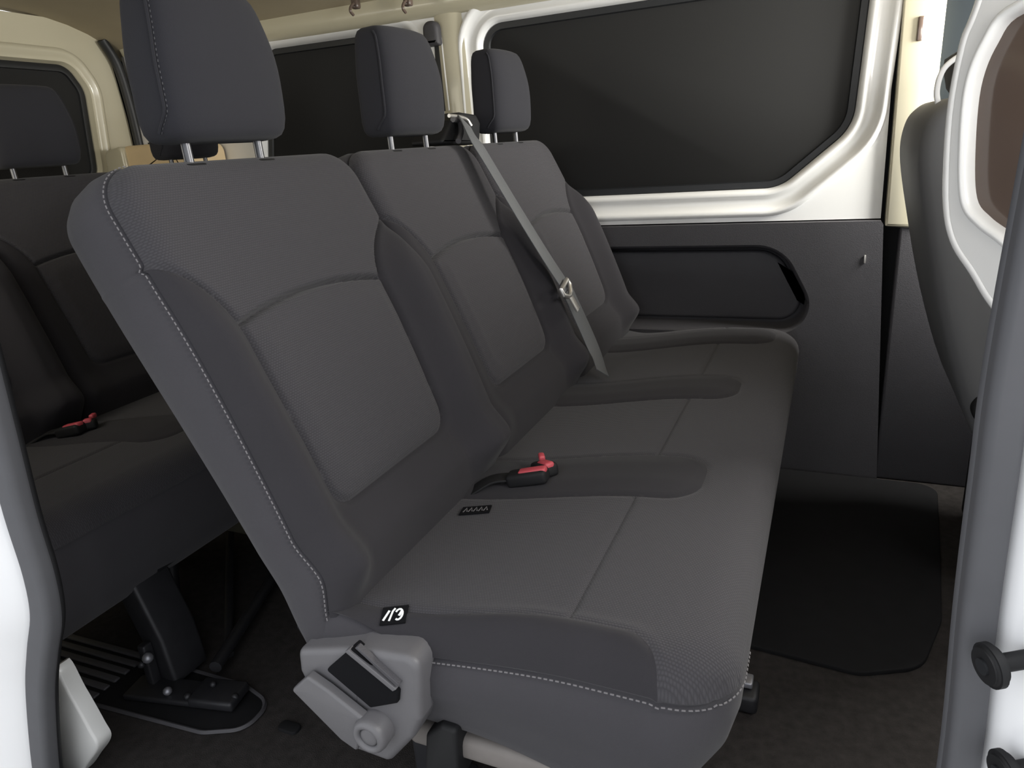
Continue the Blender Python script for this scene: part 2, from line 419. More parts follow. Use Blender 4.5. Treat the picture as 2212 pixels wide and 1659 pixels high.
# ---- ceiling, curved down to the sides
prof = []
for i in range(25):
    t = i/24; y = -.17+1.60*t; e = abs(t-.5)*2
    prof.append((y, 1.44-.13*e**5))
vs_, fs = [], []; xs = [-1.86+.15*i for i in range(24)]
for x in xs:
    for (y, z) in prof: vs_.append((x, y, z-.012*max(0, (-x-1.3))*2))
for x in xs:
    for (y, z) in prof: vs_.append((x, y, z+.02))
k = len(prof); n = len(xs)*k
for i in range(len(xs)-1):
    for j in range(k-1):
        a = i*k+j; fs.append((a, a+k, a+k+1, a+1)); fs.append((n+a, n+a+1, n+a+k+1, n+a+k))
ceil = struct(mesh('ceiling', vs_, fs, HDL))
rail = smooth_path([(-1.80, YW-.022, 1.335), (-1.2, YW-.025, 1.318), (-.5, YW-.025, 1.312), (.62, YW-.025, 1.312)], 6)
sweep('roof_rail', rail, [(-.035, -.02), (-.025, .008), (0, .018), (.03, .012), (.045, -.02)], WAR, ceil, upv=(0, -1, 0))
for px in ((765, 16), (878, 10)):
    p = ony(px, 1.28); h = tag(empty('coat_hook', p), '', 'hook', 'hooks under the roof edge')
    h['label'] = ('small dark roof hook, the one nearer the left window' if px[0] < 800 else 'small dark roof hook, the one nearer the white pillar')
    a = box('hook_base', (0, .01, .012), (.022, .02, .03), BRN, h, bev=.005)
    b = tube('hook_arm', smooth_path([(0, 0, .01), (0, -.015, .0), (0, -.02, -.012), (0, -.008, -.02)], 4), .004, BRN, h, 8)

# ---- rear door wall with its window
XR = -1.83
rw = rpoly([(.08, .90), (1.215, .90), (1.245, 1.20), (1.20, 1.275), (.08, 1.285)], [.06, .06, .08, .06, .06], 8)
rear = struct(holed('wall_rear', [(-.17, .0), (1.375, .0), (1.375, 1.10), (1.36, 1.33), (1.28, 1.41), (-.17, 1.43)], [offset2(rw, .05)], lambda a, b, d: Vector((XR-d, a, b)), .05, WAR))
def ww(off, x): return [Vector((x, p.x, p.y)) for p in offset2(rw, off)]
ring('window_surround', [ww(.05, XR), ww(.045, XR+.012), ww(.03, XR+.014), ww(.022, XR+.004), ww(.008, XR+.004), ww(0, XR-.02)], WAR, rear, sharp=60)
w3 = struct(empty('window_3', (XR, .65, .9)))
for o in (ring('window_gasket', [ww(.002, XR-.018), ww(-.004, XR-.012), ww(-.02, XR-.014), ww(-.022, XR-.024)], RUB, None, sharp=60),
          prism('pane', offset2(rw, -.012), YZ, XR-.022, XR-.030, GLS, None, bev=.001)):
    o.parent = w3; o.matrix_parent_inverse = Matrix.Translation((-XR, -.65, -.9))
seal_r = smooth_path([(XR+.02, 1.384, .98), (XR+.02, 1.382, 1.15), (XR+.02, 1.368, 1.28), (XR+.02, 1.33, 1.36)], 8)
box('corner_skin', (XR-.04, 1.40, .70), (.04, .10, 1.5), DPL, rear, bev=0)
tube('rear_seal', seal_r, .016, RUB, rear)
# rear corner post and beige corner cover
post = prism('corner_post', rpoly([(-1.80, .93), (-1.72, .93), (-1.70, 1.30), (-1.80, 1.33)], .006, 3), XZ, YW-.03, YW-.01, EXT, wall, bev=.004)
for z in (1.02, 1.10, 1.18):
    box('post_clip', (-1.765, YW-.032, z), (.006, .006, .006), DPL, post, bev=.001)
bc = tag(empty('corner_cover', (-1.60, 1.34, .95)), 'beige plastic corner cover low on the rear left pillar, sunlight put into its colour', 'trim cover')
prism('cover_shell', rpoly([(-.20, -.09), (.17, -.09), (.17, .045), (.10, .060), (-.12, .062), (-.19, .03)], [.01, .01, .03, .02, .03, .03], 5), XZ, -.10, .06, BEI, bc, bev=.02, seg=4)
prism('cover_lip', rpoly([(-.21, -.095), (-.11, -.095), (-.11, .064), (-.20, .05)], [.005, .005, .02, .03], 5), XZ, -.115, -.06, WAR, bc, bev=.01, seg=3)

# ---- door opening: seals, body panels
pxL = [(0, 935), (45, 1110), (85, 1240), (100, 1330), (92, 1410), (88, 1500), (100, 1659), (120, 1760)]
pathL = [ony(p, -.10) for p in pxL]
pathL = [Vector((-.325, -.10, 1.28)), Vector((-.345, -.10, 1.0)), Vector((-.365, -.10, .78))]+pathL
pathL = smooth_path(pathL, 6)
dorr = struct(empty('door_2', (0, -.1, 0)))
def kid(o, par):
    o.parent = par; o.matrix_parent_inverse = Matrix.Translation(-par.location); return o
sl = kid(sweep('door_seal', pathL, rrect(.019, .013, .009, 4), SEAL, None, upv=(0, -1, 0)), dorr)
kid(sweep('seal_lip', [p+Vector((.012, .010, 0)) for p in pathL], circ(.007, 8), DPL, None), dorr)
vs_, fs = [], []; n = len(pathL)
for (dx, y) in ((-.012, -.098), (-.030, -.118), (-.060, -.135), (-.12, -.150), (-.4, -.190), (-1.55, -.20)):
    for p in pathL: vs_.append((p.x+dx, y, p.z if dx > -.3 else min(p.z, .85)))
for i in range(5):
    for j in range(n-1): fs.append((i*n+j, i*n+j+1, (i+1)*n+j+1, (i+1)*n+j))
wr = struct(mesh('wall_right', vs_, fs, EXT))
box('roof_side', (-1.15, -.19, 1.335), (1.7, .05, .14), EXT, wr, bev=.01)
pathR = [Vector((.6065, -.10, 1.28)), Vector((.604, -.10, 1.0)), Vector((.599, -.10, .80)), Vector((.600, -.10, .71)), Vector((.602, -.10, .62)), Vector((.607, -.10, .49)), Vector((.606, -.10, .30)), Vector((.60, -.10, .06))]
pathR = smooth_path(pathR, 6)
kid(sweep('door_seal', pathR, rrect(.010, .016, .006, 4), SEAL, None, upv=(0, -1, 0)), dorr)
kid(sweep('seal_lip', [p+Vector((-.006, .006, 0)) for p in pathR], circ(.006, 8), SEAL, None), dorr)
vs_, fs = [], []; n = len(pathR)
for (dx, y) in ((.008, -.100), (.014, -.112), (.03, -.125), (.10, -.14), (1.1, -.15)):
    for p in pathR: vs_.append((p.x+dx, y, min(p.z, 1.28)))
for i in range(4):
    for j in range(n-1): fs.append((i*n+j, (i+1)*n+j, (i+1)*n+j+1, i*n+j+1))
struct(mesh('wall_right', vs_, fs, EXT))
struct(box('wall_front', (1.25, -.165, .35), (1.1, .03, .9), EXT, bev=.005))
# painted lower corner inside the seal
co = [ony(p, -.05) for p in ((118, 1440), (160, 1505), (200, 1575), (216, 1610), (195, 1645), (165, 1680), (100, 1700), (110, 1560))]
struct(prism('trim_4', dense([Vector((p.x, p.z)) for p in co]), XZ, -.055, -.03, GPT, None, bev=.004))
# buffers on the front post
for (px, lab) in (((2140, 1437), 'black rubber door buffer on its stem beside the front door seal, the upper one'), ((2172, 1668), 'black rubber door buffer at the bottom edge beside the front door seal, the lower one')):
    c = ony(px, -.135); b = tag(empty('door_buffer', c), lab, 'door buffer', 'door buffers on the front post')
    ax = Vector((.86, .42, .1)).normalized(); R3 = ax.to_track_quat('Z', 'Y').to_matrix()
    bm = bmesh.new(); bmesh.ops.create_cone(bm, cap_ends=True, segments=28, radius1=.0135, radius2=.0135, depth=.009)
    bmesh.ops.bevel(bm, geom=[e for e in bm.edges if not e.is_contiguous or e.calc_face_angle(0) > .8], offset=.0025, segments=3, affect='EDGES')
    bmesh.ops.rotate(bm, matrix=R3, verts=bm.verts); bmobj('head', bm, DPL, b)
    sweep('stem', [ax*.002, ax*.075], circ(.0055, 14), DPL, b)
    sweep('recess', [ax*-.006, ax*-.003], circ(.005, 14), RUB, b)

# ================================================================== BENCH
TH = math.atan2(.385, .923)
VV = Vector((-math.sin(TH), 0, math.cos(TH))); WV = Vector((math.cos(TH), 0, math.sin(TH))); BO = Vector((0, 0, .40))
def BR(u, v, w): return BO+Vector((0, u, 0))+VV*v+WV*w
def make_backrest(parent, u0, u1, uc, left_open, bl, br):
    hw = .148; W2L, W2R = uc-u0, u1-uc; v0, v1 = -.045, .583
    def outl(u, v): return sdf_rr(u, v, u0, u1, v0, v1, (.010, .055))
    def E(u, v):
        w2 = W2R if u > uc else W2L; t = max(0., (v-.345)/(.470-.345)); return hw+(w2+.01-hw)*t**2.2 - .012*max(0., (.30-v)/.3)
    def G(u, v):
        if v > .475: return -.05
        return smax(abs(u-uc)-E(u, v), .112-v, .035)
    def A(u, v): return v-(.366+.018*(1-((u-uc)/.15)**2))
    uv, T = grid(u0-.002, u1+.002, v0-.002, v1+.002, .0034)
    uv, T, _ = cut(uv, T, outl); L = boundary(T)
    uv, Tin, Tpl = cut(uv, T, G)
    uv, Tlo, Tup = cut(uv, Tin, A)
    def Wf(u, v):
        d = -outl(u, v); g = G(u, v); a = A(u, v)
        w = .014*math.sin(math.pi*max(0, min(1, (v+.03)/.60)))
        bs = sst(.0, .05, v)*(1-sst(.34, .485, v))
        ed = (abs(u-uc)-E(u, v))
        w += (br if u > uc else bl)*bs*sst(-.005, .055, ed)*(sst(-.012, .045, d) if u < uc else 1)
        w += .016*sst(.0, .06, .112-v)*sst(-.01, .06, v)
        r = .030
        if d < r: q = (r-max(d, 0))/r; w -= r*.9*(1-math.sqrt(max(0, 1-q*q)))
        if v < .47: w -= .0065*math.exp(-(g/.0036)**2)
        if g < 0:
            fa = sst(0, .006, -g)
            w -= .0160*fa*math.exp(-(a/.0030)**2)
            if a < 0: w += .006*fa*sst(0, .04, -a)*sst(0, .03, -g)
        return w
    P = [BR(u, v, Wf(u, v)) for (u, v) in uv]
    N = normals(P, Tlo+Tup+Tpl)
    body = empty('backrest'); body.parent = parent
    for nm, TT, m in (('upper_insert', Tup, INS), ('lower_insert', Tlo, INS), ('bolster', Tpl, BOL)):
        for TC in comps(TT):
            p, nn, q, t = subset(P, N, uv, TC); mesh(nm, p, t, m, body, uv=q, nor=nn)
    cu, cv = (u0+u1)/2, (v0+v1)/2
    rings = []
    base = [(uv[i], Wf(*uv[i])) for i in L]
    dirs = []
    for (q, w) in base:
        e = 1e-3; gx = outl(q[0]+e, q[1])-outl(q[0]-e, q[1]); gy = outl(q[0], q[1]+e)-outl(q[0], q[1]-e); l = math.hypot(gx, gy) or 1
        dirs.append((gx/l, gy/l))
    def Tk(v): return -.100-.040*sst(.0, .55, v)
    for (f, o) in ((0, 0), (.02, -.0035), (.06, .0015), (.15, .006), (.35, .009), (.6, .007), (.78, .0), (.9, -.010), (.97, -.022), (1.0, -.04)):
        rings.append([BR(q[0]+d[0]*o, q[1]+d[1]*o, w+(Tk(q[1])-w)*f) for (q, w), d in zip(base, dirs)])
    for s in (.5, .05):
        rings.append([BR(cu+(q[0]-cu)*s, cv+(q[1]-cv)*s, Tk(cv+(q[1]-cv)*s)-.006) for (q, w) in base])
    ring('side_cover', rings, FAB, body, sharp=75, fill='last')
    if left_open:
        seam = [BR(q[0]+d[0]*.0025-.0006, q[1]+d[1]*.0025, w-.0028) for (q, w), d in zip(base, dirs) if (q[0] < u0+.012 or (q[0] < u0+.05 and q[1] > .4)) and q[1] > .0]
        seam.sort(key=lambda p: -p.z); stitches('stitching', seam, body, Vector((-.0, -.75, 0))+WV*.6)
    return body

def make_headrest(parent, yc, wd=.205):
    """padded head restraint on two posts; local frame leaned back about 9 degrees"""
    a = math.radians(2.5); hv = Vector((-math.sin(a), 0, math.cos(a))); hw_ = Vector((math.cos(a), 0, math.sin(a)))
    O = Vector((-.244, yc, .951)); Hh = .182
    h = empty('headrest'); h.parent = parent
    vs_, fs = [], []; K = 56
    ZS = .182/.192; st = [(-.0, .30), (.002, .62), (.006, .82), (.014, .94), (.028, 1.0)]+[(.028+.13*i/8, 1.0) for i in range(1, 9)]+[(.168, .985), (.178, .94), (.186, .84), (.190, .66), (.192, .34)]
    for (z, s) in st:
        z *= ZS
        wz = wd/2*(1-.17*sst(.075, .195, z)-.02*sst(.05, .0, z)); dz = .040*(1-.18*sst(.10, .192, z))
        if s < 1: wz -= (1-s)*.030; dz -= (1-s)*.034
        fx = .006*math.sin(math.pi*z/Hh)
        for j in range(K):
            t = 2*math.pi*j/K; c_, s_ = math.cos(t), math.sin(t); ex = .40
            x = dz*math.copysign(abs(c_)**ex, c_); y = wz*math.copysign(abs(s_)**ex, s_)
            if x > 0: x += .008*(1-(y/wz)**2)
            vs_.append(O+hv*z+hw_*(x+fx)+Vector((0, y, 0)))
    ns = len(st)
    for i in range(ns-1):
        for j in range(K): fs.append((i*K+j, i*K+(j+1) % K, (i+1)*K+(j+1) % K, (i+1)*K+j))
    fs.append(tuple(range(K))[::-1]); fs.append(tuple((ns-1)*K+j for j in range(K)))
    mesh('pad', vs_, fs, HRF, h)
    for s in (-1, 1):
        sp = []
        for i in range(24):
            q = i/23; z = .012+(Hh-.024)*q
            wz = wd/2*(1-.17*sst(.075, .195, z)); dz = .040*(1-.18*sst(.10, .192, z))
            inset = .020*sst(.03, .0, z-.008)+.016*sst(.16, .192, z)
            sp.append(O+hv*z+hw_*(dz*.60-inset+.006*math.sin(math.pi*z/Hh))+Vector((0, s*(wz*1.0-inset*.15), 0)))
        sweep('seam', sp, circ(.0019, 6), HRF, h)
        if s < 0 and yc < .3: stitches('stitching', [p+hw_*.005 for p in sp], h, (0, -1, 0), L=.0026, gap=.0034, r=.00045, m=DTH)
        sweep('post', [O+Vector((.004, s*.063, .02)), O+Vector((.004, s*.063, 0))-hv*.045], circ(.0060, 14), PST, h)
        c = O+Vector((.004, s*.063, 0))-hv*.026
        prism('post_guide', rpoly([(c.x-.015, c.y-.019), (c.x+.015, c.y-.019), (c.x+.015, c.y+.019), (c.x-.015, c.y+.019)], .009, 4), XY, c.z+.002, c.z-.022, DPL, h, bev=.003)
    return h

def make_bench(rows=True):
    b = empty('bench_seat')
    make_backrest(b, .000, .448, .205, True, .034, .040)
    make_backrest(b, .452, .898, .668, False, .010, .036)
    make_backrest(b, .902, 1.352, 1.118, False, .012, .036)
    for yc in (.194, .660, 1.112): make_headrest(b, yc)
    # ---- cushion: one pad across, with dark tongues between the places
    X0, X1, Y0, Y1 = -.06, .450, .0, 1.335
    def outl(x, y): 
        r = .075 if x > .2 else .02
        qx = abs(x-(X0+X1)/2)-(X1-X0)/2+r; qy = abs(y-(Y0+Y1)/2)-(Y1-Y0)/2+r
        return math.hypot(max(qx, 0), max(qy, 0))+min(max(qx, qy), 0)-r
    def tongue(x, y, yc, hw, xt):
        t = max(0., (x-.12)/(xt-.12)); t = min(t, 1.6)
        h_ = hw*(1-.10*max(0, (.12-x)/.12))
        return (abs(y-(yc+.06*max(0, x-.05)))-h_*math.sqrt(max(0., 1-t**3.2))) if t < 1 else max(.004, (x-xt))+.0
    def sdt(x, y, yc, hw, xt):
        yy = abs(y-(yc+.10*(x-.2))); r = .052
        qx = x-xt+r; qy = yy-hw+r
        return math.hypot(max(qx, 0), max(qy, 0))+min(max(qx, qy), 0)-r
    TONG = [(.398, .072, .355), (.812, .070, .358), (1.205, .070, .395)]
    def edge_b(x, y):                                 # near side bolster
        xx = x-.375; yy = y-(.040-.012*sst(.25, .10, x))
        r = .045; qx = xx+r; qy = yy+r
        return math.hypot(max(qx, 0), max(qy, 0))+min(max(qx, qy), 0)-r
    def Z(x, y): return min([sdt(x, y, *t) for t in TONG]+[edge_b(x, y)])
    def S(x, y): return x-.271
    uv, T = grid(X0-.002, X1+.002, Y0-.002, Y1+.002, .0048)
    uv, T, _ = cut(uv, T, outl); L = boundary(T)
    uv, Td, Tf = cut(uv, T, Z)
    uv, Tb, Tfr = cut(uv, Tf, S)
    def Zf(x, y):
        d = -outl(x, y); z = .404+.030*sst(-.02, .30, x)-.006*sst(.36, .46, x)
        zz = Z(x, y)
        for (yc, hw, xt) in TONG: z += .007*sst(.01, -.05, sdt(x, y, yc, hw, xt))
        z += .012*sst(.02, -.03, edge_b(x, y))*sst(.02, .16, x)*sst(-.004, .035, d)
        r = .050
        if x > .15 or y < .3 or y > 1.1:
            if d < r: q = (r-max(d, 0))/r; z -= r*.85*(1-math.sqrt(max(0, 1-q*q)))*sst(-.01, .12, x)
        if zz > -.02: z -= .0028*math.exp(-(zz/.004)**2)
        if zz > 0: z -= .0042*sst(0, .004, zz)*math.exp(-(S(x, y)/.0030)**2)
        return z
    P = [Vector((x, y, Zf(x, y))) for (x, y) in uv]; N = normals(P, Td+Tb+Tfr)
    cu = empty('cushion'); cu.parent = b
    for nm, TT, m in (('rear_insert', Tb, INS), ('front_insert', Tfr, INS), ('bolster', Td, BOL)):
        for TC in comps(TT):
            p, nn, q, t = subset(P, N, uv, TC); mesh(nm, p, t, m, cu, uv=q, nor=nn)
    base = [Vector((uv[i][0], uv[i][1], Zf(*uv[i]))) for i in L]; dirs = []
    for p in base:
        e = 1e-3; gx = outl(p.x+e, p.y)-outl(p.x-e, p.y); gy = outl(p.x, p.y+e)-outl(p.x, p.y-e); l = math.hypot(gx, gy) or 1
        dirs.append(Vector((gx/l, gy/l, 0)))
    rings = []
    for (f, o) in ((0, 0), (.03, -.004), (.08, .002), (.2, .007), (.4, .006), (.6, -.006), (.8, -.014), (.93, -.020), (1.0, -.034)):
        rr = []
        for p, d in zip(base, dirs):
            zb = .246-.055*sst(.12, .42, p.x)
            zt = p.z-(.055*sst(.115, .06, p.x)*(1 if p.y < .03 else 0))*0
            rr.append(p+d*o+Vector((-.045*f*sst(.30, .45, p.x), 0, 0))+Vector((0, 0, (zb-zt)*f)))
        rings.append(rr)
    rings.append([Vector((.2+(p.x-.2)*.6, .66+(p.y-.66)*.9, .268)) for p in base])
    ring('skirt', rings, FAB, cu, sharp=75, fill='last')
    seam = [p+d*.0015+Vector((0, 0, -.006)) for p, d in zip(base, dirs)]
    n = len(seam); i0 = min(range(n), key=lambda i: (base[i]-Vector((.075, 0, .4))).length)
    i1 = min(range(n), key=lambda i: (base[i]-Vector((.455, .12, .4))).length)
    sgn = 1 if (i1-i0) % n < n/2 else -1; path = []
    i = i0
    while i != i1: path.append(seam[i]); i = (i+sgn) % n
    stitches('stitching', path, cu, lambda p: Vector((0, -1, .25)).normalized() if p.x < .40 else Vector((.7, -.7, .2)).normalized())
    return b, Zf

bench, ZF = make_bench()
tag(bench, 'dark grey three place bench seat in the middle of the van, nearest to the door', 'bench seat', 'rows of van seats')

# ---- parts of the near bench only
def sidepart(name, pts, y0, y1, m, parent, rad=.004, bev=.003, seg=3):
    q = [ony(p, y0) for p in pts]; return prism(name, rpoly([(p.x, p.z) for p in q], rad, 5), XZ, y0, y1, m, parent, bev=bev, seg=seg)
rc = empty('recliner_cover'); rc.parent = bench
sidepart('shell', [(640, 1405), (770, 1402), (905, 1425), (908, 1560), (890, 1600), (840, 1650), (760, 1620), (730, 1560), (665, 1490), (645, 1450)], -.030, .02, PLA, rc, [.012, .004, .018, .012, .01, .012, .01, .01, .01, .01], bev=.009, seg=4)
sidepart('pocket', [(760, 1400), (860, 1495), (858, 1520), (800, 1530), (704, 1448)], -.036, -.020, TAG, rc, .003, bev=.002)
sidepart('pocket_edge', [(744, 1408), (752, 1404), (856, 1490), (848, 1494)], -.0385, -.03, PLA, rc, .0008, bev=.0006)
sidepart('pocket_edge', [(766, 1400), (771, 1398), (862, 1480), (857, 1484)], -.0375, -.03, TRM, rc, .0006, bev=.0005)
lv = empty('lever'); lv.parent = rc
sidepart('lever_arm', [(628, 1492), (662, 1462), (705, 1492), (790, 1560), (770, 1625), (735, 1600)], -.046, -.034, PLA, lv, [.004, .006, .003, .004, .004, .004], bev=.004, seg=4)
c = ony((795, 1595), -.052)
def lathe(name, prof, c, m, parent, n=40):
    vs_, fs = [], []; K = len(prof)
    for i in range(n):
        t = 2*math.pi*i/n
        for (r, d) in prof: vs_.append((c.x+r*math.cos(t), c.y+d, c.z+r*math.sin(t)))
    for i in range(n):
        for j in range(K-1): fs.append((i*K+j, i*K+j+1, ((i+1) % n)*K+j+1, ((i+1) % n)*K+j))
    fs.append(tuple(i*K for i in range(n))); fs.append(tuple(i*K+K-1 for i in range(n))[::-1])
    bm = bmesh.new(); V = [bm.verts.new(v) for v in vs_]
    for f in fs: bm.faces.new([V[i] for i in f])
    return bmobj(name, bm, m, parent, sharp=60)
lathe('knob', [(.0222, .022), (.0228, .006), (.0215, .001), (.019, -.0025), (.0155, -.003), (.0128, -.001), (.0122, .003)], c, PLA, lv)
lathe('knob_cap', [(.0122, .006), (.0118, .0015), (.010, .0002), (.004, -.0004)], c, PLA, lv)
# base frame under the cushion
fr = empty('base_frame'); fr.parent = bench
sidepart('front_foot', [(918, 1590), (950, 1568), (985, 1580), (990, 1700), (915, 1700)], .005, .05, DPL, fr, .006, bev=.006)
box('base_beam', (.20, .30, .222), (.30, .56, .035), BEM, fr, bev=.01)
for x in (.02, .36):
    for y in (.12, 1.15):
        sweep('leg', [(x, y, .26), (x, y, .012)], rrect(.018, .03, .008, 3), DME, fr, upv=(1, 0, 0))
        box('foot', (x, y, .010), (.075, .11, .018), DME, fr, bev=.006)
box('base_beam', (.20, .65, .225), (.05, 1.18, .05), DME, fr, bev=.01)
box('foot_latch', onz((1605, 1500), .02), (.05, .05, .035), DME, fr, bev=.008)
box('latch_plate', onz((1612, 1470), .045), (.022, .026, .012), ZNC, fr, bev=.003)
# cloth tags on the cushion
def cloth_tag(name, px0, px1, px2, px3):
    q = [onz(p, .414) for p in (px0, px1, px2, px3)]
    q = [Vector((p.x, p.y, ZF(p.x, max(p.y, .004))+.003)) for p in q]
    n = (q[1]-q[0]).cross(q[3]-q[0]).normalized()
    if n.z < 0: n = -n
    vs_ = q+[p-n*.002 for p in q]
    t = mesh(name, vs_, [(0, 1, 2, 3), (7, 6, 5, 4), (0, 4, 5, 1), (1, 5, 6, 2), (2, 6, 7, 3), (3, 7, 4, 0)], TAG, bench, smooth=False)
    def at(a, b): return q[0]*(1-a)*(1-b)+q[1]*a*(1-b)+q[2]*a*b+q[3]*(1-a)*b+n*.0005
    return t, at, n
def ink(name, pts, w, at, n, parent, m=None):
    return sweep(name, [at(*p) for p in pts], [(-w, 0), (w, 0), (w, .0005), (-w, .0005)], m or INK, parent, upv=n)
t1, at, n = cloth_tag('anchor_tag', (826, 1302), (882, 1302), (872, 1328), (816, 1328))
ink('print', [(.12, .80), (.30, .25)], .0014, at, n, t1)
ink('print', [(.36, .85), (.44, .30), (.52, .15)], .0012, at, n, t1)
cc = [(.70+.15*math.cos(a)*1.0, .52+.30*math.sin(a)) for a in [math.radians(-150+i*25) for i in range(12)]]
ink('print', cc, .0012, at, n, t1)
ink('print', [(.72, .60), (.80, .35)], .0016, at, n, t1)
t2, at, n = cloth_tag('anchor_tag', (1000, 1088), (1062, 1088), (1056, 1104), (990, 1104))
for i in range(5):
    a = .12+.17*i; ink('print', [(a, .8), (a+.06, .25), (a+.12, .75)], .0009, at, n, t2, THR)
# buckles with red buttons between the near and middle places
bk = empty('buckle_pair'); bk.parent = bench
def buckle(px, ang, L):
    p = onz(px, .434); p.z = ZF(p.x, p.y)+.010; R3 = Matrix.Rotation(ang, 3, 'Z') @ Matrix.Rotation(-.22, 3, 'Y')
    hs = box('buckle', p, (L*1.45, .030, .022), DPL, bk, bev=.006, rot=R3)
    box('release_button', p+R3@Vector((L*.22, 0, .0075)), (L, .017, .012), RED, hs, bev=.004, rot=R3)
    return p
p1 = buckle((1140, 1024), math.radians(6), .046)
p2 = buckle((1176, 1010), math.radians(-38), .030)
box('button_tab', p2+Vector((-.012, .020, .010)), (.010, .018, .010), RED, bk, bev=.003, rot=Matrix.Rotation(.5, 3, 'Z'))
sweep('buckle_strap', smooth_path([p1+Vector((-.028, 0, -.004)), p1+Vector((-.06, -.012, -.008)), (.0, p1.y-.03, .40), (-.04, p1.y-.04, .37)], 6), rrect(.014, .002, .001, 2), DPL, bk, upv=(0, 0, 1))

# ---- belt for the middle place
def uvp(px, off):
    d = Vector(ray(px)); C = Vector(CP); t = (BO+WV*off-C).dot(WV)/d.dot(WV); return C+d*t
belt = tag(empty('seat_belt', (0, 0, 0)), 'grey shoulder belt hanging across the bench between the middle and far places', 'seat belt')
bp_ = [uvp((1003, 262), .010), uvp((1022, 296), .030), uvp((1052, 345), .040), uvp((1120, 458), .060), uvp((1180, 555), .070), uvp((1224, 622), .072)]
sweep('webbing', smooth_path(bp_, 6), rrect(.0225, .0011, .0008, 2), WEB, belt, upv=WV)
lo = [uvp((1226, 628), .066), uvp((1262, 706), .060), uvp((1286, 762), .062), uvp((1302, 806), .075)]
sweep('lap_webbing', smooth_path(lo, 6), rrect(.0225, .0011, .0008, 2), WEB, belt, upv=WV+Vector((0, -.2, 0)))
tc = uvp((1222, 622), .080); e1 = uvp((1248, 668), .080); ax = (e1-tc).normalized(); sd = WV.cross(ax).normalized()
tg = empty('tongue'); tg.parent = belt
loop = [tc+sd*x+ax*y for (x, y) in ((-.027, -.008), (.027, -.008), (.029, .004), (.012, .016), (.0, .019), (-.012, .016), (-.029, .004))]
sweep('slot_frame', loop, circ(.0052, 8), STL, tg, closed=True)
bl = [tc+ax*.014, tc+ax*.056]
sweep('blade', bl, rrect(.0105, .0022, .001, 2), STL, tg, upv=WV)
# belt guide standing on the backrest
gd = empty('belt_guide', uvp((975, 300), -.03)); gd.parent = bench; gd['label'] = 'black plastic belt outlet on top of the bench'
gq = [uvp(p, -.03)-gd.location for p in ((942, 312), (948, 262), (965, 245), (1000, 250), (1016, 268), (1030, 312))]
prism('housing', rpoly([(p.y, p.z) for p in gq], .006, 4), YZ, .015, -.06, DPL, gd, bev=.008, seg=3)
gs = [uvp(p, .0)-gd.location for p in ((978, 258), (992, 262), (996, 285), (990, 305))]
sweep('guide_lip', smooth_path(gs, 5), circ(.006, 10), PLA, gd)
gs = [uvp(p, .006)-gd.location for p in ((970, 250), (990, 252), (1008, 258), (1018, 272))]
sweep('guide_slot', smooth_path(gs, 5), circ(.004, 8), STL, gd)

# ================================================================== THIRD ROW (same bench again)
b3 = copy_tree(bench); b3.location = (-1.0, -.05, 0)
b3['label'] = 'dark bench seat behind, in shadow by the rear door'
for ch in list(b3.children):
    if ch.name.split('.')[0] in ('recliner_cover', 'anchor_tag', 'base_frame', 'belt_guide'):
        for g_ in list(ch.children):
            for h_ in list(g_.children): bpy.data.objects.remove(h_)
            bpy.data.objects.remove(g_)
        bpy.data.objects.remove(ch)
for o in [o for o in bpy.data.objects if o.name.startswith('stitching') and o.parent and o.parent.parent == b3]: bpy.data.objects.remove(o)
mt = empty('base_frame'); mt.parent = b3
def m3(p): return Vector(p)-Vector(b3.location)
def bar(name, a, b, r, m): return sweep(name, [m3(a), m3(b)], circ(r, 10), m, mt)
sweep('pillar_leg', [m3((-.665, .19, .285)), m3((-.64, .188, .22)), m3((-.595, .185, .10)), m3((-.585, .185, .012))], rrect(.040, .028, .008, 3), DME, mt, upv=(1, 0, 0))
bar('brace', (-.66, .24, .02), (-.72, .33, .24), .014, DME)
bar('brace', (-.50, .19, .035), (-.62, .50, .03), .012, DME)
bar('brace', (-.52, .24, .02), (-.86, .60, .05), .010, DME)
bar('cross_tube', (-.62, .20, .22), (-.66, .95, .22), .016, DME)
box('anchor_plate', m3((-.525, .135, .016)), (.22, .055, .012), DME, mt, bev=.004, rot=Matrix.Rotation(.20, 3, 'Z'))
box('anchor_hook', m3((-.455, .150, .020)), (.09, .06, .020), DME, mt, bev=.006, rot=Matrix.Rotation(.20, 3, 'Z'))
for q, r in (((-.585, .125, .085), .010), ((-.600, .120, .070), .007), ((-.545, .118, .028), .008), ((-.500, .122, .026), .007), ((-.47, .155, .034), .006), ((-.415, .150, .026), .007)):
    bm = bmesh.new(); bmesh.ops.create_icosphere(bm, subdivisions=2, radius=r); bmesh.ops.translate(bm, vec=m3(q), verts=bm.verts); bmobj('bolt', bm, DME if r < .008 else ZNC, mt)
box('bracket_cheek', m3((-.60, .135, .055)), (.018, .02, .10), DME, mt, bev=.004)
box('foam_block', m3((-.93, .45, .10)), (.20, .10, .05), OLV, mt, bev=.01)
box('foam_block', m3((-.80, .56, .12)), (.16, .05, .09), OLV, mt, bev=.01)

